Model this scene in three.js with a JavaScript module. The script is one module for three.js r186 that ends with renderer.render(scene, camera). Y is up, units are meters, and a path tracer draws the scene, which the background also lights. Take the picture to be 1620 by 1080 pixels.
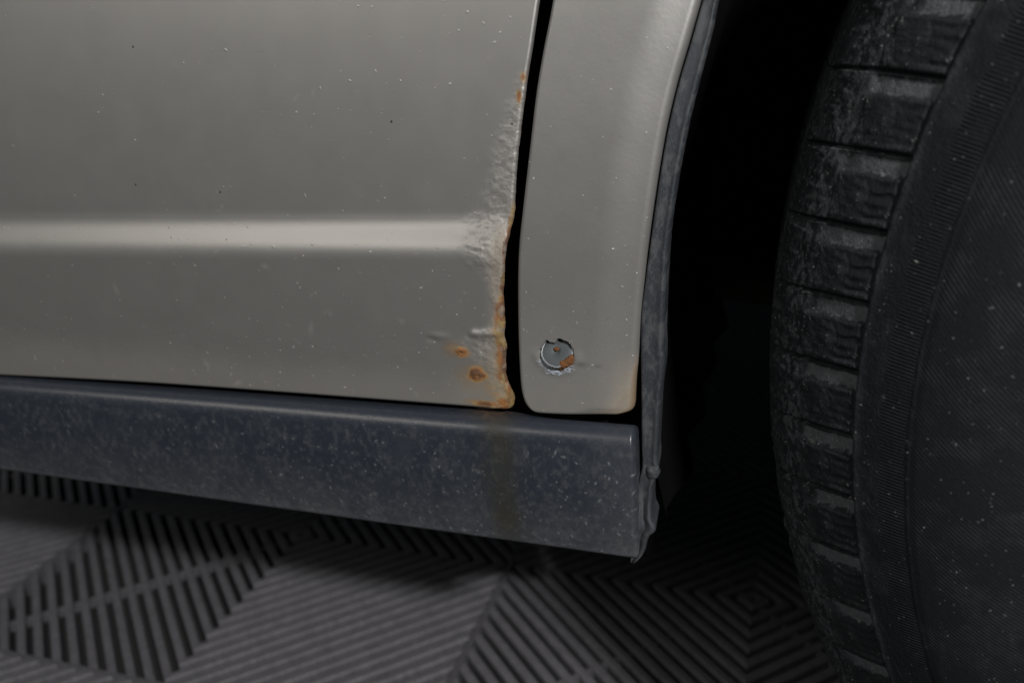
import * as THREE from 'three';
import { mergeGeometries } from 'three/addons/utils/BufferGeometryUtils.js';

// ------------------------------------------------------------------ camera, light, exposure
const scene = new THREE.Scene();
scene.background = new THREE.Color().setRGB(0.042, 0.051, 0.055);

const camera = new THREE.PerspectiveCamera(41.36, 1620 / 1080, 0.02, 60);
camera.position.set(0, 0.445, 0.31);
camera.up.set(-0.06524, 0.93528, -0.34785);
camera.lookAt(-0.28882, 0.445 - 0.35138, 0.31 - 0.89057);
camera.focus = 0.335;
camera.userData.fStop = 8.5;
scene.add(camera);

function areaLamp(color, nits, w, h, from, to) {
  const l = new THREE.RectAreaLight(color, nits, w, h);
  l.position.set(...from); l.lookAt(...to);
  scene.add(l);
  return l;
}
areaLamp(0xfffcfa, 1130, 0.13, 0.028, [0.52, 0.95, 0.776], [-0.2, 0.1, -0.2]);      // work lamp up on the right
areaLamp(0xfff8f0, 4.6, 1.5, 0.62, [-1.35, 1.75, 1.75], [-0.2, 0.35, 0]);           // dim soft panel up on the left

const renderer = new THREE.WebGLRenderer({ antialias: true });
renderer.toneMapping = THREE.LinearToneMapping;
renderer.toneMappingExposure = 1.08;
renderer.shadowMap.enabled = true;

// ------------------------------------------------------------------ small tools
const clamp = (v, a = 0, b = 1) => Math.min(b, Math.max(a, v));
const lerp = (a, b, t) => a + (b - a) * t;
const smooth = (a, b, v) => { const t = clamp((v - a) / (b - a)); return t * t * (3 - 2 * t); };
const rng = (s) => () => { s = (s + 0x6d2b79f5) | 0; let t = Math.imul(s ^ (s >>> 15), 1 | s); t = (t + Math.imul(t ^ (t >>> 7), 61 | t)) ^ t; return ((t ^ (t >>> 14)) >>> 0) / 4294967296; };
const hash = (x, y) => { let h = Math.imul(x | 0, 374761393) + Math.imul(y | 0, 668265263); h = Math.imul(h ^ (h >>> 13), 1274126177); return ((h ^ (h >>> 16)) >>> 0) / 4294967296; };
function noise(x, y, px = 0) {                       // value noise 0..1; px: whole-number period in x
  const xi = Math.floor(x), yi = Math.floor(y), fx = x - xi, fy = y - yi;
  const w = (i) => (px ? ((i % px) + px) % px : i);
  const a = fx * fx * (3 - 2 * fx), b = fy * fy * (3 - 2 * fy);
  return lerp(lerp(hash(w(xi), yi), hash(w(xi + 1), yi), a), lerp(hash(w(xi), yi + 1), hash(w(xi + 1), yi + 1), a), b);
}
function fbm(x, y, n = 4, px = 0) { let s = 0, a = 0.5, t = 0; for (let i = 0; i < n; i++) { s += a * noise(x + (px ? 0 : i * 17.3), y + i * 9.1, px); t += a; a *= 0.5; x *= 2; y *= 2; px *= 2; } return s / t; }
function curve(pts) {                                 // piecewise function through [at, value] pairs, softened
  const p = pts.slice().sort((a, b) => a[0] - b[0]);
  return (t) => {
    if (t <= p[0][0]) { const [a, b] = p; return a[1] + (t - a[0]) * (b[1] - a[1]) / (b[0] - a[0]); }
    let i = 0; while (i < p.length - 2 && t > p[i + 1][0]) i++;
    const [a, b] = [p[i], p[i + 1]], h = b[0] - a[0], u = (t - a[0]) / h;
    if (t > b[0]) return b[1] + (t - b[0]) * (b[1] - a[1]) / h;
    const sl = (k) => { const l = p[Math.max(0, k - 1)], r = p[Math.min(p.length - 1, k + 1)]; return (r[1] - l[1]) / (r[0] - l[0]); };
    const u2 = u * u, u3 = u2 * u;
    return a[1] * (2 * u3 - 3 * u2 + 1) + b[1] * (3 * u2 - 2 * u3) + h * (sl(i) * (u3 - 2 * u2 + u) + sl(i + 1) * (u3 - u2));
  };
}
function grid(us, vs, f, flip = false) {              // f(u, v) -> [x, y, z, tu, tv]
  const P = [], T = [], I = [], n = us.length;
  for (const v of vs) for (const u of us) { const q = f(u, v); P.push(q[0], q[1], q[2]); T.push(q[3] ?? 0, q[4] ?? 0); }
  for (let j = 0; j < vs.length - 1; j++) for (let i = 0; i < n - 1; i++) {
    const a = j * n + i, b = a + 1, c = a + n, d = c + 1;
    if (flip) I.push(a, c, b, b, c, d); else I.push(a, b, c, b, d, c);
  }
  const g = new THREE.BufferGeometry();
  g.setAttribute('position', new THREE.Float32BufferAttribute(P, 3));
  g.setAttribute('uv', new THREE.Float32BufferAttribute(T, 2));
  g.setIndex(I); g.computeVertexNormals();
  return g;
}
const steps = (a, b, n) => Array.from({ length: n + 1 }, (_, i) => lerp(a, b, i / n));
function texture(w, h, f, wrap = THREE.MirroredRepeatWrapping) {   // f(i, j) -> {c: linear rgb, r, m, b}; three maps from one pass
  const C = new Uint8Array(w * h * 4), O = new Uint8Array(w * h * 4), B = new Uint8Array(w * h * 4);
  const s8 = (c) => 255 * (c <= 0.0031308 ? 12.92 * c : 1.055 * Math.pow(c, 1 / 2.4) - 0.055) + 0.5;
  for (let j = 0; j < h; j++) for (let i = 0; i < w; i++) {
    const q = f(i, j), k = 4 * (j * w + i);
    for (let t = 0; t < 3; t++) C[k + t] = s8(clamp(q.c[t]));
    O[k] = 255; O[k + 1] = 255 * clamp(q.r); O[k + 2] = 255 * clamp(q.m ?? 0);
    B[k] = B[k + 1] = B[k + 2] = 255 * clamp(q.b ?? 0.5);
    C[k + 3] = O[k + 3] = B[k + 3] = 255;
  }
  const make = (d, srgb) => {
    const t = new THREE.DataTexture(d, w, h); t.magFilter = t.minFilter = THREE.LinearFilter; t.wrapS = t.wrapT = wrap;
    if (srgb) t.colorSpace = THREE.SRGBColorSpace; t.needsUpdate = true; return t;
  };
  return { map: make(C, true), orm: make(O), bump: make(B) };
}
const mix3 = (a, b, t) => [lerp(a[0], b[0], t), lerp(a[1], b[1], t), lerp(a[2], b[2], t)];
function mesh(name, g, m, parent, kind) {
  const o = new THREE.Mesh(g, m); o.name = name; o.castShadow = o.receiveShadow = true;
  if (kind) o.userData.kind = kind;
  parent.add(o); return o;
}
// scattered specks: a list per cell, looked up by texture code
function specks(seed, n, x0, x1, y0, y1, weight, size) {
  const r = rng(seed), cells = new Map(), cell = 0.004;
  for (let k = 0; k < n; k++) {
    const x = lerp(x0, x1, r()), y = lerp(y0, y1, r());
    if (r() > weight(x, y)) { r(); r(); r(); continue; }
    const q = { x, y, s: size * (0.4 + 1.6 * r() ** 3), e: 1 + 1.2 * r() ** 3, a: r() * Math.PI, w: 0.25 + 0.75 * r() };
    const key = Math.floor(x / cell) + ',' + Math.floor(y / cell);
    if (!cells.has(key)) cells.set(key, []);
    cells.get(key).push(q);
  }
  return (x, y) => {
    let v = 0; const cx = Math.floor(x / cell), cy = Math.floor(y / cell);
    for (let i = cx - 1; i <= cx + 1; i++) for (let j = cy - 1; j <= cy + 1; j++) for (const q of cells.get(i + ',' + j) ?? []) {
      const dx = x - q.x, dy = y - q.y, c = Math.cos(q.a), s = Math.sin(q.a), u = (dx * c + dy * s) / (q.s * q.e), w = (dy * c - dx * s) / (q.s * 0.8);
      const d = u * u + w * w; if (d < 4) v = Math.max(v, q.w * Math.exp(-d * 1.6));
    }
    return v;
  };
}

// ------------------------------------------------------------------ the floor of ribbed tiles
const floor = new THREE.Group(); floor.name = 'floor';
floor.userData = { kind: 'structure', label: 'dark grey plastic garage floor tiles with diagonal ribs and open slots', category: 'floor' };
scene.add(floor);
{
  const tx = texture(512, 512, (i, j) => {
    const n = fbm(i / 32, j / 32, 4, 16), d = Math.pow(fbm(i / 8 + 50, j / 8, 3, 64), 3);
    const c = 0.095 + 0.055 * n + 0.08 * d;
    return { c: [c * 0.95, c * 0.935, c * 1.02], r: 0.62 - 0.15 * n, b: fbm(i / 3, j / 3, 2, 170) };
  }, THREE.RepeatWrapping);
  const plastic = new THREE.MeshStandardMaterial({ map: tx.map, roughnessMap: tx.orm, bumpMap: tx.bump, bumpScale: 0.0003 });
  const base = new THREE.MeshStandardMaterial({ color: new THREE.Color().setRGB(0.03, 0.03, 0.03), roughness: 0.95 });
  mesh('concrete_slab', new THREE.BoxGeometry(7, 0.1, 7).translate(0, -0.071, -1.2), base, floor);
  const H = 0.2, N = 24, step = H * Math.SQRT2 / N, wid = 0.0066, dep = 0.016, edge = 0.0026;
  // a rib: chamfered section swept across the line u + v = const of one quadrant, its ends mitred
  function ribGeometry(k) {
    const c = (k + 0.5) * step, cut = (H - edge) * Math.SQRT2;
    const sec = [[-wid / 2, -dep], [-wid / 2, -0.0009], [-wid / 2 + 0.0009, 0], [wid / 2 - 0.0009, 0], [wid / 2, -0.0009], [wid / 2, -dep]];
    const half = (d) => Math.max(0.0004, Math.min(d - 0.0002, cut - d));
    const P = [], T = [], put = (a, b, e, f) => { for (const q of [a, b, e, a, e, f]) { P.push(...q); T.push(q[0] * 12 + k * 0.37, q[2] * 12); } };
    for (let i = 0; i < 6; i++) {
      const [d0, y0] = sec[i], [d1, y1] = sec[(i + 1) % 6], h0 = half(c + d0), h1 = half(c + d1);
      put([-h0, y0, c + d0], [h0, y0, c + d0], [h1, y1, c + d1], [-h1, y1, c + d1]);
    }
    for (const s of [-1, 1]) for (let i = 1; i < 5; i++) {
      const q = [0, i, i + 1].map((t) => [s * half(c + sec[t][0]), sec[t][1], c + sec[t][0]]);
      for (const e of s > 0 ? q : [q[0], q[2], q[1]]) { P.push(...e); T.push(e[1] * 12, e[2] * 12); }
    }
    const g = new THREE.BufferGeometry();
    g.setAttribute('position', new THREE.Float32BufferAttribute(P, 3)); g.setAttribute('uv', new THREE.Float32BufferAttribute(T, 2));
    // outward faces whichever way round
    g.computeVertexNormals();
    return g;
  }
  const ribs = Array.from({ length: N }, (_, k) => ribGeometry(k));
  const box = (x0, x1, y0, y1, z0, z1) => new THREE.BoxGeometry(x1 - x0, y1 - y0, z1 - z0).translate((x0 + x1) / 2, (y0 + y1) / 2, (z0 + z1) / 2);
  const frameGeo = mergeGeometries([
    box(-H, H, -dep, -0.0002, -H, -H + edge - 0.0004), box(-H, H, -dep, -0.0002, H - edge + 0.0004, H),
    box(-H, -H + edge - 0.0004, -dep, -0.0002, -H + edge - 0.0004, H - edge + 0.0004), box(H - edge + 0.0004, H, -dep, -0.0002, -H + edge - 0.0004, H - edge + 0.0004),
  ]);
  const barGeo = box(-0.0019, 0.0019, -0.0105, -0.0026, 0.006, (H - edge) * Math.SQRT2 - 0.006);
  const all = mergeGeometries([0, 1, 2, 3].flatMap((q) => ribs.map((g) => g.clone().rotateY(Math.PI / 4 + q * Math.PI / 2))));
  for (let i = -3; i <= 4; i++) for (let j = -4; j <= 1; j++) {
    const t = new THREE.Group(); t.name = 'floor_tile'; floor.add(t);
    t.position.set(-0.4102 + i * 0.4, (hash(i + 9, j + 9) - 0.5) * 0.0006, -0.3066 + j * 0.4);
    mesh('tile_frame', frameGeo, plastic, t);
    for (let q = 0; q < 4; q++) mesh('crossbar', barGeo, plastic, t).rotation.y = Math.PI / 4 + q * Math.PI / 2;
    if (j === 0 && i >= -1 && i <= 1) {
      for (let q = 0; q < 4; q++) for (const g of ribs) mesh('rib', g, plastic, t).rotation.y = Math.PI / 4 + q * Math.PI / 2;
    } else mesh('rib', all, plastic, t, 'stuff');
  }
}

// ------------------------------------------------------------------ the car
const car = new THREE.Group(); car.name = 'car';
car.userData = { category: 'car', label: 'champagne grey car with rusty door edge, black sill trim and dusty front tyre' };
scene.add(car);

const CHAMP = [0.300, 0.294, 0.283];
const doorEdge0 = curve([[0.62, -0.06], [0.52, -0.0766], [0.449, -0.0888], [0.4393, -0.0905], [0.4292, -0.0922], [0.4189, -0.094], [0.4082, -0.0956], [0.3973, -0.097], [0.3883, -0.0979], [0.3791, -0.099], [0.3721, -0.1], [0.365, -0.1011], [0.3553, -0.1023], [0.3454, -0.103], [0.3328, -0.1034], [0.3225, -0.1036], [0.3119, -0.1039], [0.3066, -0.1036], [0.3034, -0.1024], [0.300, -0.1013], [0.2964, -0.1014], [0.2945, -0.1024], [0.2934, -0.1048]]);
const doorEdge = (y) => doorEdge0(y) - 0.0002 + (0.00025 * (fbm(y * 1100, 3.3, 2) - 0.5) + 0.0017 * (fbm(y * 190, 8.1, 3) - 0.5)) * (1 - smooth(0.385, 0.425, y) * 0.85);
const doorBottom0 = curve([[-0.8, 0.275], [-0.384, 0.286], [-0.36, 0.287], [-0.2865, 0.2899], [-0.22, 0.2914], [-0.1596, 0.2924], [-0.1205, 0.293], [-0.1, 0.2932]]);
const doorBottom = (x) => doorBottom0(x) - 0.0010;
// how far the paint has lifted, 0..1
function blister(x, y) {
  const d = doorEdge0(y) - x;
  const w = 0.0028 + 0.016 * Math.exp(-(((y - 0.362) / 0.016) ** 2)) + 0.007 * Math.exp(-(((y - 0.392) / 0.02) ** 2)) + 0.019 * Math.exp(-(((y - 0.3185) / 0.0085) ** 2)) + 0.006 * Math.exp(-(((y - 0.30) / 0.008) ** 2));
  return (1 - smooth(w * 0.35, w * 1.25, d + 0.004 * (fbm(x * 300, y * 300, 2) - 0.5))) * (1 - smooth(0.408, 0.43, y));
}
const lump = (x, y, cx, cy, rx, ry) => Math.exp(-(((x - cx) / rx) ** 2) - (((y - cy) / ry) ** 2));
function doorRelief(x, y) {
  const b = blister(x, y);
  let z = 0;
  if (b > 0.002) {
    const wx = x + 0.0012 * (fbm(x * 420, y * 420, 2) - 0.5), wy = y + 0.0012 * (fbm(x * 420 + 40, y * 420, 2) - 0.5);
    const big = fbm(wx * 170, wy * 260, 2), ridge = 1 - Math.abs(2 * fbm(wx * 220 + 7, wy * 430 + 3, 2) - 1) * 2.0;
    const amp = (0.55 + 0.7 * Math.exp(-(((y - 0.362) / 0.011) ** 2))) * (0.45 + 0.55 * smooth(0.0005, 0.0035, doorEdge0(y) - x));
    z += b * amp * (0.0012 * (big - 0.5) + 0.00012 * Math.max(0, ridge) + 0.0003);
  }
  const ridgeLine = 0.3245 + 0.10 * (x + 0.117) + 0.0006 * (noise(x * 500, 2) - 0.5);      // the raised flap of paint left of the edge
  z += 0.0009 * Math.exp(-(((y - ridgeLine) / 0.0016) ** 2)) * smooth(-0.1195, -0.116, x) * (1 - smooth(-0.1075, -0.105, x));
  z += 0.0007 * lump(x, y, -0.1222, 0.3168, 0.0022, 0.0016) + 0.0009 * lump(x, y, -0.1164, 0.3075, 0.0022, 0.0022);
  z -= 0.0006 * lump(x, y, -0.1222, 0.3162, 0.0008, 0.0006) + 0.0005 * lump(x, y, -0.1155, 0.3066, 0.001, 0.0008);
  z += 0.0004 * lump(x, y, -0.131, 0.3225, 0.004, 0.0016) - 0.0003 * lump(x, y, -0.1345, 0.321, 0.002, 0.0012);
  return z;
}
const roll = (d, r) => (d >= r ? 0 : r - Math.sqrt(Math.max(0, r * r - (r - Math.max(0, d)) ** 2)));
// pressed line of the door: the ledge faces up, the flanks fall away a little
const ledge = (() => { const T = [0], n = 400; for (let i = 1; i <= n; i++) { const t = (i - 0.5) / n; T.push(T[i - 1] + smooth(0, 0.46, t) * (1 - smooth(0.54, 1, t))); } return (t) => { const q = clamp(t) * n, i = Math.min(n - 1, Math.floor(q)); return lerp(T[i], T[i + 1], q - i) / T[n]; }; })();
function doorProfile(x, y) {
  const top = lerp(0.3652, 0.3694, clamp((x + 0.31) / 0.19, -0.3, 1.2)), bot = lerp(0.3495, 0.3563, clamp((x + 0.31) / 0.19, -0.3, 1.2));
  const t = (top + 0.0036 - y) / (top - bot + 0.0068);
  return 0.0059 * ledge(t) - 0.0059 - 0.055 * Math.max(0, y - top) - 0.55 * Math.max(0, y - top) ** 2 - 0.05 * Math.max(0, bot - y) ** 1.2;
}
const doorFace = (x, y) => doorProfile(x, y);
const rustWeight = (x, y) => 0.05 + 0.35 * smooth(-0.3, -0.1, x) + 0.6 * smooth(0.33, 0.295, y) + 0.3 * (y < 0.36);
{
  const x0 = -0.42, x1 = -0.055, y0 = 0.282, y1 = 0.47, W = 2048, Hh = 1056;
  const white = specks(11, 2600, x0, x1, y0, y1, rustWeight, 0.00022), dark = specks(12, 500, x0, x1, y0, y1, () => 0.4, 0.00016);
  const scuff = specks(13, 500, x0, x1, y0, y1, rustWeight, 0.0009);
  const pits = [[-0.26, 0.4344], [-0.1471, 0.4047], [-0.2256, 0.377], [-0.2668, 0.3794], [-0.0995, 0.4037]];
  const tx = texture(W, Hh, (i, j) => {
    const x = lerp(x0, x1, (i + 0.5) / W), y = lerp(y0, y1, (j + 0.5) / Hh), d = doorEdge0(y) - x, b = blister(x, y);
    const f = fbm(x * 90, y * 90, 3), g = fbm(x * 700, y * 700, 3);
    const k = 0.97 + 0.06 * f;
    let c = [CHAMP[0] * k, CHAMP[1] * k, CHAMP[2] * k], m = 0.64, r = 0.41 + 0.03 * f;
    const dirt = 0.45 * smooth(0.31, 0.293, y - 0.003 * f + (x + 0.1) * 0.012) + 0.4 * b;
    const halo = 0.75 * lump(x, y, -0.1115, 0.3045, 0.011, 0.011) * (0.4 + 0.9 * f) + 0.5 * lump(x, y, -0.107, 0.3, 0.006, 0.02) * (0.3 + g);
    c = mix3(c, [0.22, 0.195, 0.155], 0.5 * dirt); c = mix3(c, [0.25, 0.20, 0.125], clamp(0.6 * halo)); m -= 0.3 * dirt + 0.3 * halo; r += 0.12 * dirt;
    const sc = scuff(x, y) * 0.16; c = mix3(c, [0.36, 0.36, 0.36], sc); m -= sc;
    const fine = 0.10 * smooth(0.62, 0.8, fbm(x * 60, y * 2600, 2)); c = mix3(c, [0.4, 0.4, 0.4], fine * 0.25);
    const w = white(x, y); c = mix3(c, [0.55, 0.55, 0.53], w * 0.7); m -= w * 0.4; r += w * 0.2;
    const dk = dark(x, y); c = mix3(c, [0.05, 0.05, 0.05], dk * 0.55);
    for (const p of pits) { const q = Math.hypot(x - p[0], y - p[1]); if (q < 0.001) { const v = smooth(0.00062, 0.00028, q); c = mix3(c, [0.006, 0.006, 0.006], v); m *= 1 - v; } }
    // paint lifted by rust: chalky, then rust itself along the lip
    const chalk = b * smooth(0.45, 0.75, g); c = mix3(c, [0.42, 0.41, 0.385], 0.12 * chalk); m -= 0.12 * chalk;
    const low = 1 - smooth(0.37, 0.382, y), lip = (0.0014 + 0.0027 * smooth(0.345, 0.330, y) * (0.6 + 0.5 * noise(y * 200, 1.5)) + 0.0009 * noise(y * 420, 5.2) * smooth(0.30, 0.306, y)) * low * (1 - 0.45 * smooth(0.34, 0.352, y));
    let rust = smooth(lip * 1.35, lip * 0.55, d + 0.0012 * (g - 0.5)) * low;
    const stain = 0.7 * smooth(0.009, 0.001, d + 0.003 * (f - 0.5)) * smooth(0.372, 0.36, y) * (0.35 + 0.65 * f);
    c = mix3(c, [0.30, 0.19, 0.07], 0.55 * stain); m -= 0.45 * stain; r += 0.2 * stain;
    const spots = [[-0.1222, 0.3164, 0.0032, 0.0022, 0.8], [-0.1164, 0.3073, 0.0036, 0.0032, 1.25], [-0.1255, 0.3175, 0.0055, 0.0034, 0.36], [-0.1185, 0.3062, 0.0075, 0.0055, 0.3], [-0.1115, 0.302, 0.004, 0.003, 0.3], [-0.0952, 0.4199, 0.0011, 0.0024, 0.55], [-0.0968, 0.4135, 0.001, 0.0022, 0.7], [-0.1135, 0.2943, 0.007, 0.0017, 0.75], [-0.106, 0.2958, 0.004, 0.0028, 0.6], [-0.109, 0.299, 0.004, 0.002, 0.35]];
    let sp = 0; for (const [a, e, rx, ry, s] of spots) sp = Math.max(sp, s * lump(x, y, a, e, rx * (0.6 + 0.9 * g), ry * (0.6 + 0.9 * f)));
    c = mix3(c, [0.34, 0.24, 0.13], 0.7 * smooth(0.03, 0.4, sp));
    rust = clamp(Math.max(rust, smooth(0.22, 0.58, sp)));
    const tone = Math.max(smooth(0.35, 0.65, fbm(x * 380 + 31, y * 170, 4)), smooth(0.35, 0.7, sp)), rc = mix3(mix3([0.23, 0.155, 0.05], [0.25, 0.095, 0.02], tone), [0.06, 0.022, 0.008], clamp(0.55 * smooth(0.0026, 0.0006, d) * (1 - smooth(0.36, 0.375, y)) * (0.3 + tone) +1.3 * fbm(x * 500 + 3, y * 330, 3) - 0.45 + 0.75 * smooth(0.6, 0.85, sp)));
    rust *= 0.45 + 0.55 * smooth(0.34, 0.5, fbm(x * 520 + 8, y * 260, 4) + 0.12 * smooth(0.345, 0.33, y) + 0.3 * sp - 0.12 * smooth(0.305, 0.299, y)); c = mix3(c, rc, 0.9 * rust); m = clamp(m * (1 - rust)); r = lerp(r, 0.85, rust);
    return { c, r, m, b: 0.5 + 0.25 * (g - 0.5) * clamp(b + 0.04) + 0.25 * w - 0.2 * dk + rust * 0.22 * (fbm(x * 900, y * 900, 2) - 0.5) };
  });
  const paint = new THREE.MeshPhysicalMaterial({ map: tx.map, roughnessMap: tx.orm, metalnessMap: tx.orm, roughness: 1, metalness: 1, bumpMap: tx.bump, bumpScale: 0.0009, clearcoat: 0.12, clearcoatRoughness: 0.35 });
  const us = [...steps(-0.8, -0.2, 60), ...steps(-0.2, -0.14, 80).slice(1), ...steps(-0.14, -0.1, 150).slice(1)].map((x) => (x + 0.8) / 0.7);
  const us2 = [...us.slice(0, -14), ...steps(us[us.length - 15], 1, 24).slice(1)];
  const vs = [...steps(0, 0.006, 20), ...steps(0.006, 0.17, 520).slice(1), ...steps(0.17, 0.33, 60).slice(1)];
  const place = (u, v) => {
    const yb = 0.2934 + v, xe = doorEdge(yb), x = lerp(-0.8, xe, u), y = lerp(doorBottom(x), 0.62, v / 0.33);
    return [x, y, xe - x, y - doorBottom(x)];
  };
  const g = grid(us2, vs, (u, v) => {
    const [x, y, dr, db] = place(u, v);
    return [x, y, doorFace(x, y) + doorRelief(x, y) - roll(dr, 0.0016) - roll(db, 0.0016), (x - x0) / (x1 - x0), (y - y0) / (y1 - y0)];
  });
  // folded hem round the free edges
  const hemR = grid(steps(0, 1, 3), vs, (t, v) => { const [x, y] = place(1, v); return [x - 0.0010 * t, y, doorFace(x, y) + doorRelief(x, y) - 0.0016 - (v === 0 ? 0.0016 : 0) - t * 0.0016, (x - x0) / (x1 - x0), (y - y0) / (y1 - y0)]; });
  const hemB = grid(us2, steps(0, 1, 3), (u, t) => { const [x, y] = place(u, 0); return [x, y + 0.0004 * t, doorFace(x, y) + doorRelief(x, y) - 0.0016 - (u === 1 ? 0.0016 : 0) - t * 0.009, (x - x0) / (x1 - x0), (y - y0) / (y1 - y0)]; }, true);
  const door = mesh('door_panel', mergeGeometries([g, hemR, hemB]), paint, car);
  door.userData.label = 'door panel with bubbled paint and orange rust along its edge';
}

// ---- fender
const fenL = curve([[0.62, -0.049], [0.52, -0.0676], [0.4489, -0.0827], [0.4411, -0.0842], [0.4291, -0.0868], [0.4167, -0.0891], [0.4017, -0.0912], [0.3884, -0.0931], [0.3746, -0.0951], [0.3628, -0.0968], [0.3506, -0.0978], [0.3382, -0.0983], [0.3254, -0.0986], [0.3123, -0.0986], [0.304, -0.0982], [0.2995, -0.0972], [0.297, -0.0957], [0.2953, -0.0935], [0.2946, -0.0905]]);
const fenR = curve([[0.62, 0.04], [0.52, -0.0085], [0.4467, -0.0325], [0.442, -0.0337], [0.4297, -0.037], [0.418, -0.0402], [0.4037, -0.0433], [0.3889, -0.0456], [0.3735, -0.0476], [0.3598, -0.0492], [0.348, -0.0502], [0.336, -0.0511], [0.3211, -0.0521], [0.3108, -0.0532], [0.303, -0.0536], [0.299, -0.0538], [0.2968, -0.0546], [0.2958, -0.0566], [0.2948, -0.059]]);
const fenB0 = curve([[-0.1, 0.2943], [-0.0888, 0.2943], [-0.0786, 0.2948], [-0.0661, 0.2952], [-0.05, 0.296]]);
const fenB = (x) => fenB0(x) - 0.0021;
const BX = -0.0831, BY = 0.3197;
function holeMask(x, y) {                             // 1 inside the broken-out recess round the bolt
  const dx = x - BX, dy = y - BY, a = Math.atan2(dy, dx), r = Math.hypot(dx / 1.03, dy / 0.8);
  let R = 0.0063 + 0.0009 * (noise(a * 3 + 20, 4) - 0.5) + 0.0006 * (noise(a * 7 + 50, 7) - 0.5);
  R -= 0.0019 * smooth(1.45, 1.62, a) * (1 - smooth(2.2, 2.35, a)) + 0.0006 * smooth(1.2, 2.0, a);
  return smooth(R + 0.00025, R - 0.00025, r);
}
{
  const x0 = -0.102, x1 = -0.022, y0 = 0.29, y1 = 0.47, W = 900, Hh = 2000;
  const near = (x, y) => 0.2 + 0.75 * smooth(0.37, 0.31, y);
  const white = specks(21, 900, x0, x1, y0, y1, near, 0.0002), dark = specks(22, 160, x0, x1, y0, y1, near, 0.00018), scuff = specks(23, 160, x0, x1, y0, y1, near, 0.0008);
  const tx = texture(W, Hh, (i, j) => {
    const x = lerp(x0, x1, (i + 0.5) / W), y = lerp(y0, y1, (j + 0.5) / Hh);
    const f = fbm(x * 90 + 9, y * 90, 3), g = fbm(x * 800, y * 800, 3), k = 0.96 + 0.08 * f;
    let c = [CHAMP[0] * k, CHAMP[1] * k, CHAMP[2] * k], m = 0.62, r = 0.42 + 0.04 * f;
    const dR = fenR(y) - x, corner = smooth(0.012, 0.001, dR + 0.004 * (f - 0.5)) * smooth(0.325, 0.300, y) + 0.8 * smooth(0.016, 0.002, dR) * smooth(0.304, 0.2955, y);
    const dirt = 0.6 * smooth(0.345, 0.296, y + 0.01 * (f - 0.5));
    c = mix3(c, [0.17, 0.155, 0.12], 0.45 * dirt); m -= 0.3 * dirt; r += 0.14 * dirt;
    const sc = scuff(x, y) * 0.18; c = mix3(c, [0.36, 0.36, 0.36], sc);
    const w = white(x, y); c = mix3(c, [0.55, 0.55, 0.53], w * 0.75); m -= 0.4 * w;
    c = mix3(c, [0.04, 0.04, 0.04], dark(x, y) * 0.6);
    c = mix3(c, [0.22, 0.155, 0.07], 0.5 * clamp(corner) * (0.5 + 0.6 * g)); m -= 0.5 * corner;
    const lip = smooth(0.0022, 0.0004, dR + 0.001 * (g - 0.5)) * smooth(0.322, 0.312, y); c = mix3(c, [0.2, 0.11, 0.04], 0.5 * lip); m -= 0.5 * lip;
    c = mix3(c, [0.08, 0.08, 0.075], 0.45 * lump(x, y, -0.0735, 0.3148, 0.0022, 0.0011) + 0.35 * lump(x, y, -0.0672, 0.3145, 0.0016, 0.0008));
    // bared primer under the recess and inside it
    const dx = x - BX, dy = y - BY, a = Math.atan2(dy + 0.0018, dx), rr = Math.hypot(dx / 1.08, dy + 0.0018);
    const below = (a < 0 ? 1 : 0) * smooth(-0.45, -0.75, a) * smooth(-2.95, -2.6, a) * smooth(0.0046, 0.0052, rr) * (1 - smooth(0.0074 + 0.004 * (g - 0.5), 0.0088 + 0.004 * (g - 0.5), rr));
    const flake = below * smooth(0.38, 0.62, fbm(x * 900 + 5, y * 1500, 3)); c = mix3(c, [0.36, 0.41, 0.48], 0.9 * flake); c = mix3(c, [0.15, 0.17, 0.2], 0.6 * below * (1 - flake)); m *= 1 - below; 
    const h = holeMask(x, y); c = mix3(c, mix3([0.08, 0.085, 0.09], [0.2, 0.075, 0.02], smooth(0.001, 0.004, dx - 0.4 * dy + 0.002 * (g - 0.5))), h); m *= 1 - h; r = lerp(r, 0.7, h);
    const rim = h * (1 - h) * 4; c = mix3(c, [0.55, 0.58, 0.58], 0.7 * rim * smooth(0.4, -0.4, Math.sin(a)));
    return { c, r, m: clamp(m), b: 0.5 + 0.025 * (g - 0.5) + 0.2 * w + 0.3 * flake };
  });
  const paint = new THREE.MeshPhysicalMaterial({ map: tx.map, roughnessMap: tx.orm, metalnessMap: tx.orm, roughness: 1, metalness: 1, bumpMap: tx.bump, bumpScale: 0.0009, clearcoat: 0.12, clearcoatRoughness: 0.35 });
  const us = [...steps(0, 0.06, 14), ...steps(0.06, 0.94, 130).slice(1), ...steps(0.94, 1, 14).slice(1)], vs = [...steps(0, 0.006, 16), ...steps(0.006, 0.045, 150).slice(1), ...steps(0.045, 0.17, 160).slice(1), ...steps(0.17, 0.325, 50).slice(1)];
  const place = (u, v) => {
    const yb = 0.2946 + v, xl = fenL(yb), xr = fenR(yb), x = lerp(xl, xr, u), y = lerp(fenB(x), 0.62, v / 0.3254);
    return [x, y, x - xl, xr - x, y - fenB(x)];
  };
  const face = (x, y) => -0.001 - 0.75 * Math.max(0, y - 0.35) ** 2 - 0.0022 * smooth(0.018, 0.0, fenR(y) - x);
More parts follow.
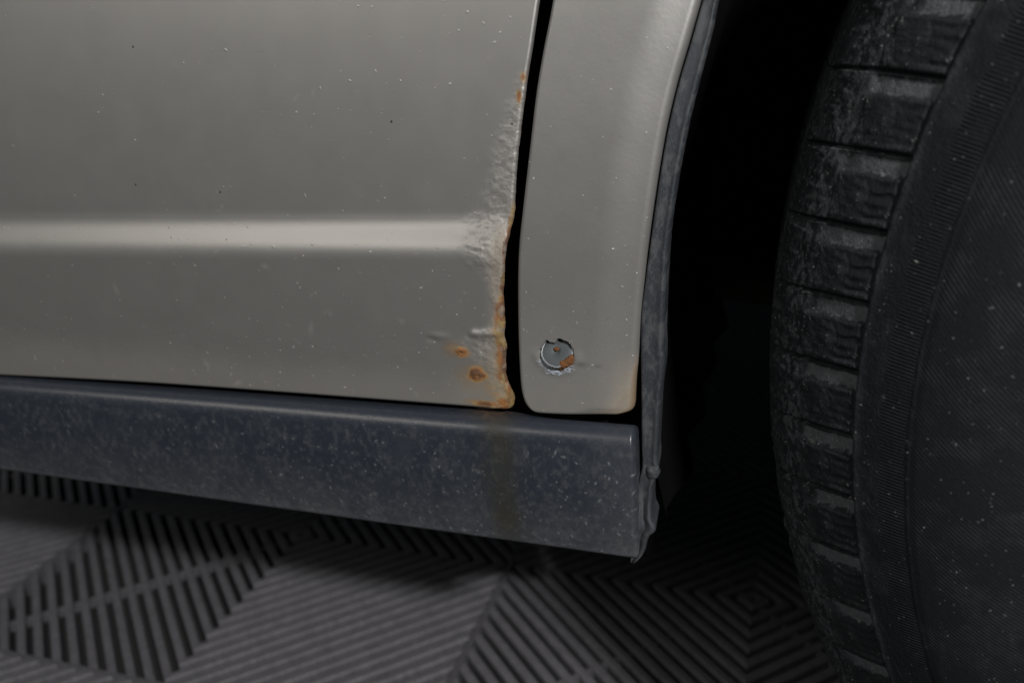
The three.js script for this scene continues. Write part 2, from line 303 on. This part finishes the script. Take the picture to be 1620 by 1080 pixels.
  const z = (u, v) => {
    const [x, y, dl, dr, db] = place(u, v);
    let q = face(x, y) - roll(dl, 0.0018) - roll(dr, 0.0034) - roll(db, 0.0018);
    const rr = Math.hypot(x - BX, y - BY);
    q += 0.0004 * Math.exp(-(((rr - 0.0085) / 0.002) ** 2)) * smooth(0.002, -0.004, y - BY) - 0.0055 * holeMask(x, y);
    return q;
  };
  const uvOf = (x, y) => [(x - x0) / (x1 - x0), (y - y0) / (y1 - y0)];
  const g = grid(us, vs, (u, v) => { const [x, y] = place(u, v); return [x, y, z(u, v), ...uvOf(x, y)]; });
  const hl = grid(steps(0, 1, 2), vs, (t, v) => { const [x, y] = place(0, v); return [x + 0.0006 * t, y, z(0, v) - t * 0.01, ...uvOf(x, y)]; }, true);
  const hr = grid(steps(0, 1, 2), vs, (t, v) => { const [x, y] = place(1, v); return [x - 0.0006 * t, y, z(1, v) - t * 0.01, ...uvOf(x, y)]; });
  const hb = grid(us, steps(0, 1, 2), (u, t) => { const [x, y] = place(u, 0); return [x, y + 0.0006 * t, z(u, 0) - t * 0.01, ...uvOf(x, y)]; }, true);
  const fender = mesh('fender_panel', mergeGeometries([g, hl, hr, hb]), paint, car);
  fender.userData.label = 'narrow fender end with a chipped recess round a rusty bolt';

  // the bolt in its recess: flanged head with a dimple, rust crust under it
  const steel = new THREE.MeshStandardMaterial({ color: new THREE.Color().setRGB(0.06, 0.07, 0.075), metalness: 0.3, roughness: 0.55 });
  const bolt = mesh('bolt', new THREE.LatheGeometry([[0, -0.0006], [0.0009, -0.0005], [0.0015, 0.0001], [0.0042, 0.0001], [0.0056, 0], [0.0060, -0.0003], [0.0061, -0.0008], [0.0058, -0.0026]].reverse().map((p) => new THREE.Vector2(...p)), 48).rotateX(Math.PI / 2), steel, fender);
  bolt.position.set(BX + 0.0001, BY - 0.0003, -0.0012); bolt.rotation.set(-0.6, 0.05, 0);
  const bright = new THREE.MeshStandardMaterial({ color: new THREE.Color().setRGB(0.26, 0.28, 0.29), metalness: 0.5, roughness: 0.5 });
  const rimGeo = new THREE.TorusGeometry(0.00605, 0.00042, 10, 90), rp = rimGeo.attributes.position;
  for (let k = 0; k < rp.count; k++) { const q = 0.94 + 0.09 * fbm(Math.atan2(rp.getY(k), rp.getX(k)) * 5 + 30, 3, 3); rp.setXYZ(k, rp.getX(k) * q, rp.getY(k) * q, rp.getZ(k)); }
  rimGeo.computeVertexNormals();
  const washer = mesh('washer', rimGeo, bright, fender); washer.position.set(BX + 0.0001, BY - 0.0003, -0.0012); washer.rotation.copy(bolt.rotation); washer.translateZ(-0.0003);
  const crust = new THREE.MeshStandardMaterial({ color: new THREE.Color().setRGB(0.135, 0.054, 0.016), roughness: 0.95 });
  const arc = (a0, a1, R, t) => {
    const gg = grid(steps(0, 1, 40), steps(0, 1, 10), (u, v) => {
      const a = lerp(a0, a1, u), b = v * Math.PI * 2, rr = (0.8 + 0.5 * noise(u * 17, v * 9)) * t * Math.sqrt(Math.max(0.02, Math.sin(Math.PI * u))) * (0.7 + 0.7 * fbm(u * 9 + 3, v * 4, 2));
      return [BX + (R + rr * Math.cos(b)) * Math.cos(a), BY + (R + rr * Math.cos(b)) * Math.sin(a) * 0.86, (R > 0.003 ? 0.0002 : -0.0011) + rr * 0.9 * Math.sin(b)];
    });
    return gg;
  };
  mesh('rust_crust', mergeGeometries([arc(-2.0, -0.1, 0.0062, 0.0018), arc(0.2, 2.9, 0.0007, 0.0009)]), crust, fender);
}

// ---- sill trim
{
  const x0 = -0.42, x1 = -0.05, Lp = 0.085, W = 2048, Hh = 512;
  const fl = specks(31, 3200, x0, x1, 0, Lp, (x, s) => 0.25 + 0.6 * smooth(-0.3, -0.15, x) * smooth(0.012, 0.03, s), 0.00028), big = specks(32, 420, x0, x1, 0, Lp, () => 0.6, 0.0007);
  const tx = texture(W, Hh, (i, j) => {
    const x = lerp(x0, x1, (i + 0.5) / W), s = Lp * (j + 0.5) / Hh;
    const f = fbm(x * 120, s * 120, 4), g = fbm(x * 500, s * 500, 3), h = fbm(x * 1100, s * 1100, 2);
    const dust = clamp(0.06 + 0.10 * smooth(0.3, 0.75, f) + 0.26 * smooth(0.42, 0.8, g) + 0.62 * smooth(0.034, 0.074, s) * (0.6 + 0.6 * f) + 0.25 * smooth(-0.08, -0.055, x));
    let c = mix3([0.0175, 0.023, 0.033], [0.088, 0.091, 0.097], dust * (0.55 + 0.6 * h));
    c = mix3(c, [0.3, 0.31, 0.32], 0.55 * fl(x, s)); c = mix3(c, [0.18, 0.18, 0.18], 0.4 * big(x, s));
    const clean = 1 - smooth(0.026, 0.014, s) * 0.75; c = mix3([0.026, 0.031, 0.041], c, clean);
    const st = Math.exp(-(((x + 0.107 - (s - 0.03) * 0.08 + 0.003 * (g - 0.5)) / 0.0065) ** 2)) * smooth(0.001, 0.015, s) * (1 - smooth(0.05, 0.085, s));
    c = mix3(c, [0.026, 0.0235, 0.015], 0.85 * clamp(st * (0.4 + 1.0 * f)));
    const bl = Math.exp(-(((x + 0.112) / 0.008) ** 2)) * smooth(0.015, 0.004, s); c = mix3(c, [0.16, 0.095, 0.045], 0.5 * bl * g * 1.6);
    return { c, r: 0.30 + 0.3 * dust * clean + 0.06 * (h - 0.5) * clean + 0.2 * st, b: 0.5 + (0.35 * (h - 0.5) + 0.2 * (g - 0.5)) * clean + 0.2 * fl(x, s) };
  });
  const plastic = new THREE.MeshStandardMaterial({ map: tx.map, roughnessMap: tx.orm, roughness: 1, bumpMap: tx.bump, bumpScale: 0.0002 });
  // section from the back of the ledge, round the nose, down the face and back underneath: [arc length, y offset, z]
  const section = (x) => {
    const t = (x + 0.37) / 0.31, yb = lerp(0.2818, 0.2878, t) + 0.0021 * smooth(-0.082, -0.106, x), yn = lerp(0.2836, 0.289, t) + 0.0004, y1 = lerp(0.2336, 0.2318, clamp(t, -1, 1.1));
    const p = [[yb - 0.012, -0.010], [yb - 0.002, -0.0088]];
    for (let k = 0; k <= 5; k++) p.push([lerp(yb, yn + 0.0008, k / 5), lerp(-0.0082, -0.0034, k / 5)]);
    for (let k = 1; k <= 10; k++) { const a = Math.PI / 2 * (1 - k / 10); p.push([yn - 0.0072 + 0.008 * Math.sin(a), -0.0034 + 0.0072 * Math.cos(a)]); }
    for (let k = 1; k <= 22; k++) { const q = k / 22; p.push([lerp(yn - 0.0072, y1 + 0.003, q), 0.0038 - 0.0028 * q * q + 0.0012 * Math.sin(Math.PI * q)]); }
    for (let k = 1; k <= 6; k++) { const a = Math.PI / 2 * k / 6; p.push([y1 + 0.003 - 0.003 * Math.sin(a), 0.0012 - 0.003 + 0.003 * Math.cos(a)]); }
    p.push([y1, -0.03]);
    return p;
  };
  const xs = [...steps(-0.8, -0.4, 12), ...steps(-0.4, -0.075, 220).slice(1), ...steps(-0.075, -0.0545, 40).slice(1)];
  const tip = 0.0032, end = -0.0524;
  for (let k = 1; k <= 8; k++) xs.push(-0.0545 + (end + 0.0545) * Math.sin(Math.PI / 2 * k / 8));
  const n = section(-0.1).length, rows = Array.from({ length: n }, (_, i) => i);
  const endShift = (y) => 0.0019 * clamp((0.294 - y) / 0.062);      // the end slants a little
  const g = grid(xs, rows, (x, k) => {
    const p = section(x)[k]; let [y, z] = p;
    const e = clamp((x + 0.0545) / (end + 0.0545)), inset = tip * (1 - Math.sqrt(Math.max(0, 1 - e * e)));
    z -= inset; y -= 1.5 * inset * smooth(0.28, 0.291, y);
    const wob = (0.0004 * (fbm(x * 45, y * 60, 3) - 0.5) + 0.0001 * (fbm(x * 300, y * 300, 2) - 0.5)) * smooth(0.285, 0.27, y);
    const s = k < 8 ? 0.008 * k / 8 : 0.008 + 0.0625 * (k - 8) / (n - 9);
    return [x + endShift(y) * smooth(-0.09, -0.0545, x) * 0.9, y + (k < 3 ? 0.0004 * (fbm(x * 140, 1, 3) - 0.5) : 0), z + wob, (x - x0) / (x1 - x0), s / Lp];
  }, true);
  const pe = section(end), shape = [];
  const cap = grid(steps(0, 1, 1), rows, (t, k) => { const p = pe[k]; const e = tip; return [end + endShift(p[0]) * 0.9 - 0.00005 * t, p[0] - 1.5 * e * smooth(0.28, 0.291, p[0]), t ? -0.03 : p[1] - e, 0.98, k / n]; }, true);
  const sill = mesh('sill_trim', mergeGeometries([g, cap]), plastic, car);
  sill.userData.label = 'black plastic sill trim with dust and a brown water stain';
}

// ---- wheel arch trim: the thin strip that edges the arch, with a broken foot and a clip
const trimMap = texture(256, 1024, (i, j) => {
  const f = fbm(i * 0.014, j * 0.06, 4), g = fbm(i * 0.06, j * 0.25, 3), low = smooth(0.42, 0.0, j / 1024);
  const dust = clamp(0.15 + 0.55 * smooth(0.45, 0.75, f) + 0.4 * low * g + 0.35 * smooth(0.6, 0.8, fbm(i * 0.1, j * 0.35, 2)));
  return { c: mix3([0.021, 0.0255, 0.033], [0.066, 0.069, 0.074], dust), r: 0.48 + 0.3 * dust, b: 0.3 * f + 0.3 * g };
});
const trimMat = new THREE.MeshStandardMaterial({ map: trimMap.map, roughnessMap: trimMap.orm, roughness: 1, bumpMap: trimMap.bump, bumpScale: 0.00025 });
{
  const R = curve([[0.62, 0.054], [0.52, -0.0015], [0.4464, -0.0272], [0.4331, -0.0297], [0.4213, -0.0323], [0.4091, -0.0351], [0.3965, -0.0375], [0.3812, -0.0398], [0.3654, -0.0417], [0.3514, -0.0425], [0.3393, -0.0428], [0.3245, -0.043], [0.3143, -0.0426], [0.3065, -0.0434], [0.2986, -0.044], [0.2878, -0.0443], [0.2768, -0.0447], [0.2727, -0.0444], [0.2685, -0.0446], [0.2655, -0.0458], [0.2611, -0.0464], [0.2539, -0.0464], [0.2500, -0.0458], [0.2475, -0.0446], [0.2452, -0.0446], [0.2433, -0.0466], [0.2392, -0.0478], [0.2355, -0.0486], [0.232, -0.0505], [0.2286, -0.0535]]);
  const Lm = curve([[0.62, 0.0406], [0.52, -0.0079], [0.4467, -0.0319], [0.4297, -0.0364], [0.418, -0.0396], [0.4037, -0.0427], [0.3889, -0.045], [0.3735, -0.047], [0.3598, -0.0486], [0.348, -0.0500], [0.336, -0.0513], [0.3188, -0.0514], [0.2979, -0.0510], [0.2816, -0.0509], [0.2719, -0.0506], [0.2661, -0.0517], [0.2603, -0.0524], [0.245, -0.0532], [0.2286, -0.0545]]);
  const us = steps(0, 1, 26), vs = [...steps(0.2286, 0.47, 420), ...steps(0.47, 0.62, 30).slice(1)];
  const zf = (x, y, u) => -0.0040 + 0.0007 * Math.exp(-(((u - 0.84) / 0.16) ** 2)) + 0.0035 * smooth(0.262, 0.245, y) - 0.75 * Math.max(0, y - 0.35) ** 2 + 0.0009 * (fbm(x * 160, y * 160, 3) - 0.5) * smooth(0.27, 0.25, y) - 0.0016 * Math.exp(-(((u - 0.45) / 0.16) ** 2)) * smooth(0.264, 0.25, y);
  const at = (u, y) => { const a = Lm(y), b = R(y) + 0.0002 * (fbm(y * 400, 2, 3) - 0.5), x = lerp(a, b, u), d = (1 - u) * (b - a), e = u * (b - a); return [x, y, zf(x, y, u) - roll(d, 0.0012) - roll(e, 0.0008) - roll(y - 0.2286, 0.0015), u, (y - 0.2286) / 0.24]; };
  const side = (u, dx, flip) => grid(steps(0, 1, 3), vs, (t, y) => { const q = at(u, y); return [q[0] + dx * t, q[1], q[2] - 0.016 * t, u + 0.2 * t, q[4]]; }, flip);
  const trim = mesh('wheel_arch_trim', mergeGeometries([grid(us, vs, at), side(1, -0.001, false), side(0, 0.0008, true), grid(us, steps(0, 1, 2), (u, t) => { const q = at(u, 0.2286); return [q[0], q[1], q[2] - 0.016 * t, u, 0]; }, true)]), trimMat, car);
  trim.userData.label = 'dull black edging strip of the wheel arch with a torn foot';
  const knob = new THREE.SphereGeometry(1, 28, 20), p = knob.attributes.position;
  for (let k = 0; k < p.count; k++) { const x = p.getX(k), y = p.getY(k), z = p.getZ(k), s = 0.85 + 0.4 * fbm(x * 2 + 5, y * 2 + z, 3); p.setXYZ(k, x * 0.0027 * s, y * 0.0034 * s, z * 0.002 * s); }
  knob.computeVertexNormals();
  const clip = mesh('clip', knob, trimMat, trim); clip.position.set(-0.0463, 0.2703, -0.0045); clip.rotation.z = -0.3;
}

// ---- what lies behind the gaps
const black = new THREE.MeshPhysicalMaterial({ color: new THREE.Color().setRGB(0.003, 0.003, 0.0034), roughness: 0.95, specularIntensity: 0.15 });
const jambMat = new THREE.MeshStandardMaterial({ color: new THREE.Color().setRGB(0.022, 0.017, 0.014), roughness: 0.8 });
{
  const b = (x0, x1, y0, y1, z0, z1) => new THREE.BoxGeometry(x1 - x0, y1 - y0, z1 - z0).translate((x0 + x1) / 2, (y0 + y1) / 2, (z0 + z1) / 2);
  mesh('door_jamb', mergeGeometries([b(-0.8, -0.062, 0.268, 0.62, -0.075, -0.045)]), jambMat, car);
  mesh('sill_panel', mergeGeometries([b(-0.8, -0.060, 0.236, 0.276, -0.044, -0.0105)]), jambMat, car);
  mesh('underbody', mergeGeometries([b(-0.8, -0.066, 0.245, 0.262, -1.7, -0.046), b(-0.8, -0.060, 0.168, 0.2445, -0.108, -0.098), b(-0.8, 1.0, 0.30, 0.32, -1.7, -0.32)]), black, car);
  // wheel well: a barrel over the tyre and its inner wall
  const liner = grid(steps(-0.03, -0.30, 24), steps(Math.PI * 1.083, -0.15, 90), (z, a) => { const r = 0.384 + 0.004 * Math.sin(z * 90) + 0.003 * (fbm(a * 8, z * 40, 2) - 0.5); return [0.3278 + r * Math.cos(a), 0.325 + r * Math.sin(a), z]; });
  mesh('wheel_well_liner', mergeGeometries([liner, b(-0.08, 0.75, 0.26, 0.72, -0.32, -0.303)].map((g) => { g = g.index ? g.toNonIndexed() : g; return g; })), black, car);
  const arm = new THREE.TubeGeometry(new THREE.CatmullRomCurve3([[-0.06, 0.262, -0.30], [0.05, 0.262, -0.27], [0.2, 0.27, -0.22], [0.33, 0.28, -0.2]].map((p) => new THREE.Vector3(...p))), 30, 0.014, 12);
  mesh('suspension_arm', arm, new THREE.MeshStandardMaterial({ color: new THREE.Color().setRGB(0.05, 0.035, 0.025), roughness: 0.9 }), car);
}

// ---- front tyre
{
  const CX = 0.3278, CY = 0.3246, PITCH = 84, TAU = Math.PI * 2, dA = TAU / PITCH;
  const prof = new THREE.CatmullRomCurve3([[-0.236, 0.225], [-0.248, 0.262], [-0.236, 0.30], [-0.205, 0.3265], [-0.16, 0.3322], [-0.105, 0.3338], [-0.05, 0.3336], [-0.026, 0.3331], [-0.014, 0.3316], [-0.003, 0.3272], [0.008, 0.3203], [0.0165, 0.3135], [0.0255, 0.3052], [0.0325, 0.2975], [0.0378, 0.2905], [0.0455, 0.276], [0.0500, 0.258], [0.0503, 0.24], [0.0455, 0.222], [0.036, 0.212], [0.022, 0.212]].map(([z, r]) => new THREE.Vector3(z, r, 0)), false, 'centripetal');
  const M = 600, pts = prof.getSpacedPoints(M), len = prof.getLength();
  const at = (s) => { const q = clamp(s / len) * M, i = Math.min(M - 1, Math.floor(q)), f = q - i, a = pts[i], b = pts[i + 1]; const dz = b.x - a.x, dr = b.y - a.y, l = Math.hypot(dz, dr); return { z: lerp(a.x, b.x, f), r: lerp(a.y, b.y, f), nz: -dr / l, nr: dz / l }; };
  const sAt = (z, from = 0.3) => { for (let i = 1; i <= M; i++) if (pts[i].x >= z && pts[i].y > 0.24 && pts[i].x > -0.2 && i / M > 0) return len * i / M; return len; };
  const sT = sAt(-0.05), sE = sAt(-0.004), sB = sAt(0.0255), sR0 = sAt(0.0315), sR1 = sAt(0.0378);
  const S0 = sAt(-0.075), S1 = len;                    // texture range along the section
  // skewed slots: phase of a point in its pitch, 0 at a slit
  const ANG0 = 161.8 * Math.PI / 180;
  const phase = (a, s) => { const q = (a - ANG0) / dA + 0.20 * clamp((s - sB) / 0.03, -2, 0); return q - Math.floor(q); };
  const W = 1400, Hh = 1300, PT = 7;
  const wh = specks(41, 5200, 0, PT, S0, S1, (x, s) => 0.2 + 0.7 * smooth(sB + 0.01, sE, s), 0.00018);
  const arcOf = dA * 0.305;
  const whx = specks(42, 9500, 0, PT * arcOf, S0, S1, (x, s) => 0.2 + 0.8 * smooth(sB + 0.012, sE, s), 0.00016), sml = specks(43, 260, 0, PT * arcOf, S0, S1, () => 0.5, 0.0006), sticks = specks(44, 60, 0, PT * arcOf, S0, S1, () => 0.6, 0.0004);
  const tx = texture(W, Hh, (i, j) => {
    const t = PT * (i + 0.5) / W, s = lerp(S0, S1, (j + 0.5) / Hh), x = t * arcOf;
    let ph = t + 0.20 * clamp((s - sB) / 0.03, -2, 0); ph -= Math.floor(ph);
    const f = fbm(t * 3, s * 130, 4, 21), g = fbm(t * 12, s * 620, 3, 84), h = fbm(t * 40, s * 1700, 2, 280);
    const onShoulder = smooth(sE - 0.03, sE - 0.004, s) * (1 - smooth(sB - 0.001, sB + 0.001, s));
    const ragged = 0.05 * (g - 0.5), pad = smooth(0.05, 0.08, ph + ragged) * (1 - smooth(0.24, 0.29, ph + 2 * ragged)) * smooth(sE + 0.011 + 0.012 * (f - 0.5), sE + 0.0165 + 0.012 * (f - 0.5), s) * (1 - smooth(sB - 0.0006, sB + 0.0004, s));
    const scuff = Math.exp(-(((s - sE - 0.004) / 0.007) ** 2)) * smooth(0.42, 0.66, g) + smooth(sE, sE - 0.02, s) * 0.35 * smooth(0.5, 0.7, g);
    let dust = 0.06 + 0.28 * smooth(0.4, 0.75, f) * g + 0.8 * scuff * (0.4 + 0.8 * h) + 0.12 * onShoulder * g;
    dust = lerp(dust, 1.5 + 0.7 * (g - 0.5) + 0.5 * (h - 0.5), pad * 0.9);
    const edgeLine = Math.exp(-(((s - sB - 0.0008) / 0.0011) ** 2)) * smooth(0.35, 0.7, g); dust += 0.12 * edgeLine;
    dust *= 1 - 0.5 * smooth(sB, sR1, s);
    let c = mix3([0.0050, 0.0066, 0.0082], [0.064, 0.071, 0.076], clamp(dust, 0, 2.2));
    c = mix3(c, [0.42, 0.42, 0.4], 0.85 * whx(x, s)); c = mix3(c, [0.1, 0.1, 0.098], 0.6 * sml(x, s)); c = mix3(c, [0.2, 0.19, 0.17], 0.5 * sticks(x, s));
    let b = 0.5 + 0.25 * (h - 0.5) + 0.2 * (g - 0.5);
    // fine radial ribs, then slanting hatch further in
    const ring = smooth(sR0, sR0 + 0.0012, s) * (1 - smooth(sR1 - 0.0008, sR1, s)); if (ring > 0) b = lerp(b, 0.5 + 0.42 * Math.sin(TAU * 19 * t) + 0.1 * (g - 0.5), ring * (0.2 + 0.8 * smooth(0.35, 0.6, f)));
    const side = smooth(sR1 + 0.0012, sR1 + 0.0022, s); if (side > 0) { const k = t * 13 - (s - sR1) * 560; b = lerp(b, 0.5 + 0.085 * Math.sin(TAU * k) * (0.2 + 0.9 * smooth(0.3, 0.65, f)) + 0.12 * (h - 0.5) + 0.15 * (g - 0.5), side); }
    b += 0.3 * Math.exp(-(((s - sR1 - 0.0008) / 0.0007) ** 2));
    return { c, r: 0.72 + 0.2 * clamp(dust), b };
  }, THREE.RepeatWrapping);
  const rubber = new THREE.MeshPhysicalMaterial({ specularIntensity: 0.45, map: tx.map, roughnessMap: tx.orm, roughness: 1, bumpMap: tx.bump, bumpScale: 0.0007 });
  const pos = (a, s, h) => { const q = at(s), r = q.r + h * q.nr; return [r * Math.cos(a), r * Math.sin(a), q.z + h * q.nz, (a - ANG0) / dA / PT, (s - S0) / (S1 - S0)]; };
  function relief(a, s) {
    const ph = phase(a, s), d = Math.min(ph, 1 - ph) * dA * 0.315;
    const zone = smooth(sT - 0.06, sT - 0.04, s) * (1 - smooth(sB - 0.0012, sB + 0.0003, s));
    let h = -0.0022 * zone * smooth(0.0008, 0.0002, d);                                            // slit
    h -= 0.0009 * smooth(0.03, 0.06, ph) * (1 - smooth(0.26, 0.31, ph)) * smooth(sE + 0.006, sE + 0.016, s) * (1 - smooth(sB - 0.001, sB + 0.0006, s));
    h -= 0.0006 * smooth(sE + 0.009, sE + 0.013, s) * (1 - smooth(sB - 0.0008, sB + 0.0004, s));     // bed of the blocks
    h += 0.0004 * Math.exp(-(((s - sB - 0.0008) / 0.0012) ** 2)) + 0.0006 * (fbm(a * 60, s * 160, 3) - 0.5) * (1 - smooth(sE + 0.01, sB, s)) * 1.6;
    h += 0.0006 * smooth(sR1 + 0.001, sR1 + 0.003, s);
    // worn, feathered tread edge
    h += 0.0022 * (fbm(a * 150, s * 90, 3) - 0.5) * smooth(sE - 0.03, sE - 0.012, s) * (1 - smooth(sE - 0.002, sE + 0.006, s));
    return h;
  }
  const angs = [];
  for (let p = -5; p < PITCH - 5; p++) { const n = p >= -4 && p < 13 ? 52 : 6; for (let k = 0; k < n; k++) angs.push(ANG0 + (p + k / n) * dA); }
  angs.push(ANG0 + (PITCH - 5) * dA);
  const ss = [...steps(0, S0, 30), ...steps(S0, sE, 50).slice(1), ...steps(sE, sR0, 80).slice(1), ...steps(sR0, len, 70).slice(1)];
  const tyre = mesh('tyre', grid(angs, ss, (a, s) => pos(a, s, relief(a, s))), rubber, car);
  tyre.position.set(CX, CY, 0);
  tyre.userData.label = 'dusty black front tyre';
  // shoulder blocks between the slots, each with small ridges at its outer end
  const a0 = ANG0, sa = sE + 0.0105, sb = sB - 0.0004;
  const blockAt = (p, q, out, n) => {
    const s = lerp(sa + 0.003 * (noise(p * 5, n) - 0.5), sb - 0.0012 * noise(p * 7, n + 9), q), sh = -0.20 * clamp((s - sB) / 0.03, -2, 0), a = a0 + (lerp(0.285 + 0.05 * noise(q * 4, n + 20), 0.965, p) + sh) * dA;
    const e = Math.min(p, 1 - p) * 0.0152, w = Math.min(q * 1.4, 1 - q) * (sb - sa), bev = Math.min(roll(e, 0.0007) + roll(w, 0.0007), 0.0012);
    const teeth = 0.00018 * smooth(0.5, 0.8, q) * Math.sin(TAU * p * 4.5) ;
    return pos(a, s, out ? -0.0014 : -0.0001 - bev + teeth * (0.4 + 1.1 * noise(p * 6, n + 3)) + 0.0007 * (fbm(p * 9 + n * 13, q * 7, 3) - 0.5));
  };
  const pp = [0, 0.02, 0.05, ...steps(0.08, 0.92, 44), 0.95, 0.98, 1], qq = [0, 0.03, 0.07, ...steps(0.1, 0.9, 22), 0.94, 0.97, 1];
  const wall = (n, f, list, flip) => grid(list, [0, 1], (u, t) => { const [p, q] = f(u); return blockAt(p, q, t === 1, n); }, flip);
  const blocks = [0, 1, 2, 3, 4, 5, 6].map((n) => mergeGeometries([grid(pp, qq, (p, q) => blockAt(p, q, false, n)), wall(n, (u) => [u, 0], pp, true), wall(n, (u) => [u, 1], pp, false), wall(n, (u) => [0, u], qq, false), wall(n, (u) => [1, u], qq, true)]));
  for (let k = 0; k < PITCH; k++) mesh('tread_block', blocks[Math.floor(hash(k, 5) * 7)], rubber, tyre).rotation.z = k * dA;
  mesh('wheel_disc', new THREE.LatheGeometry([[0.0, 0.01], [0.06, 0.012], [0.1, -0.01], [0.18, 0.0], [0.205, 0.03], [0.215, 0.034], [0.214, -0.2], [0.0, -0.2]].map((p) => new THREE.Vector2(...p)), 64).rotateX(Math.PI / 2), black, tyre);
}

renderer.render(scene, camera);
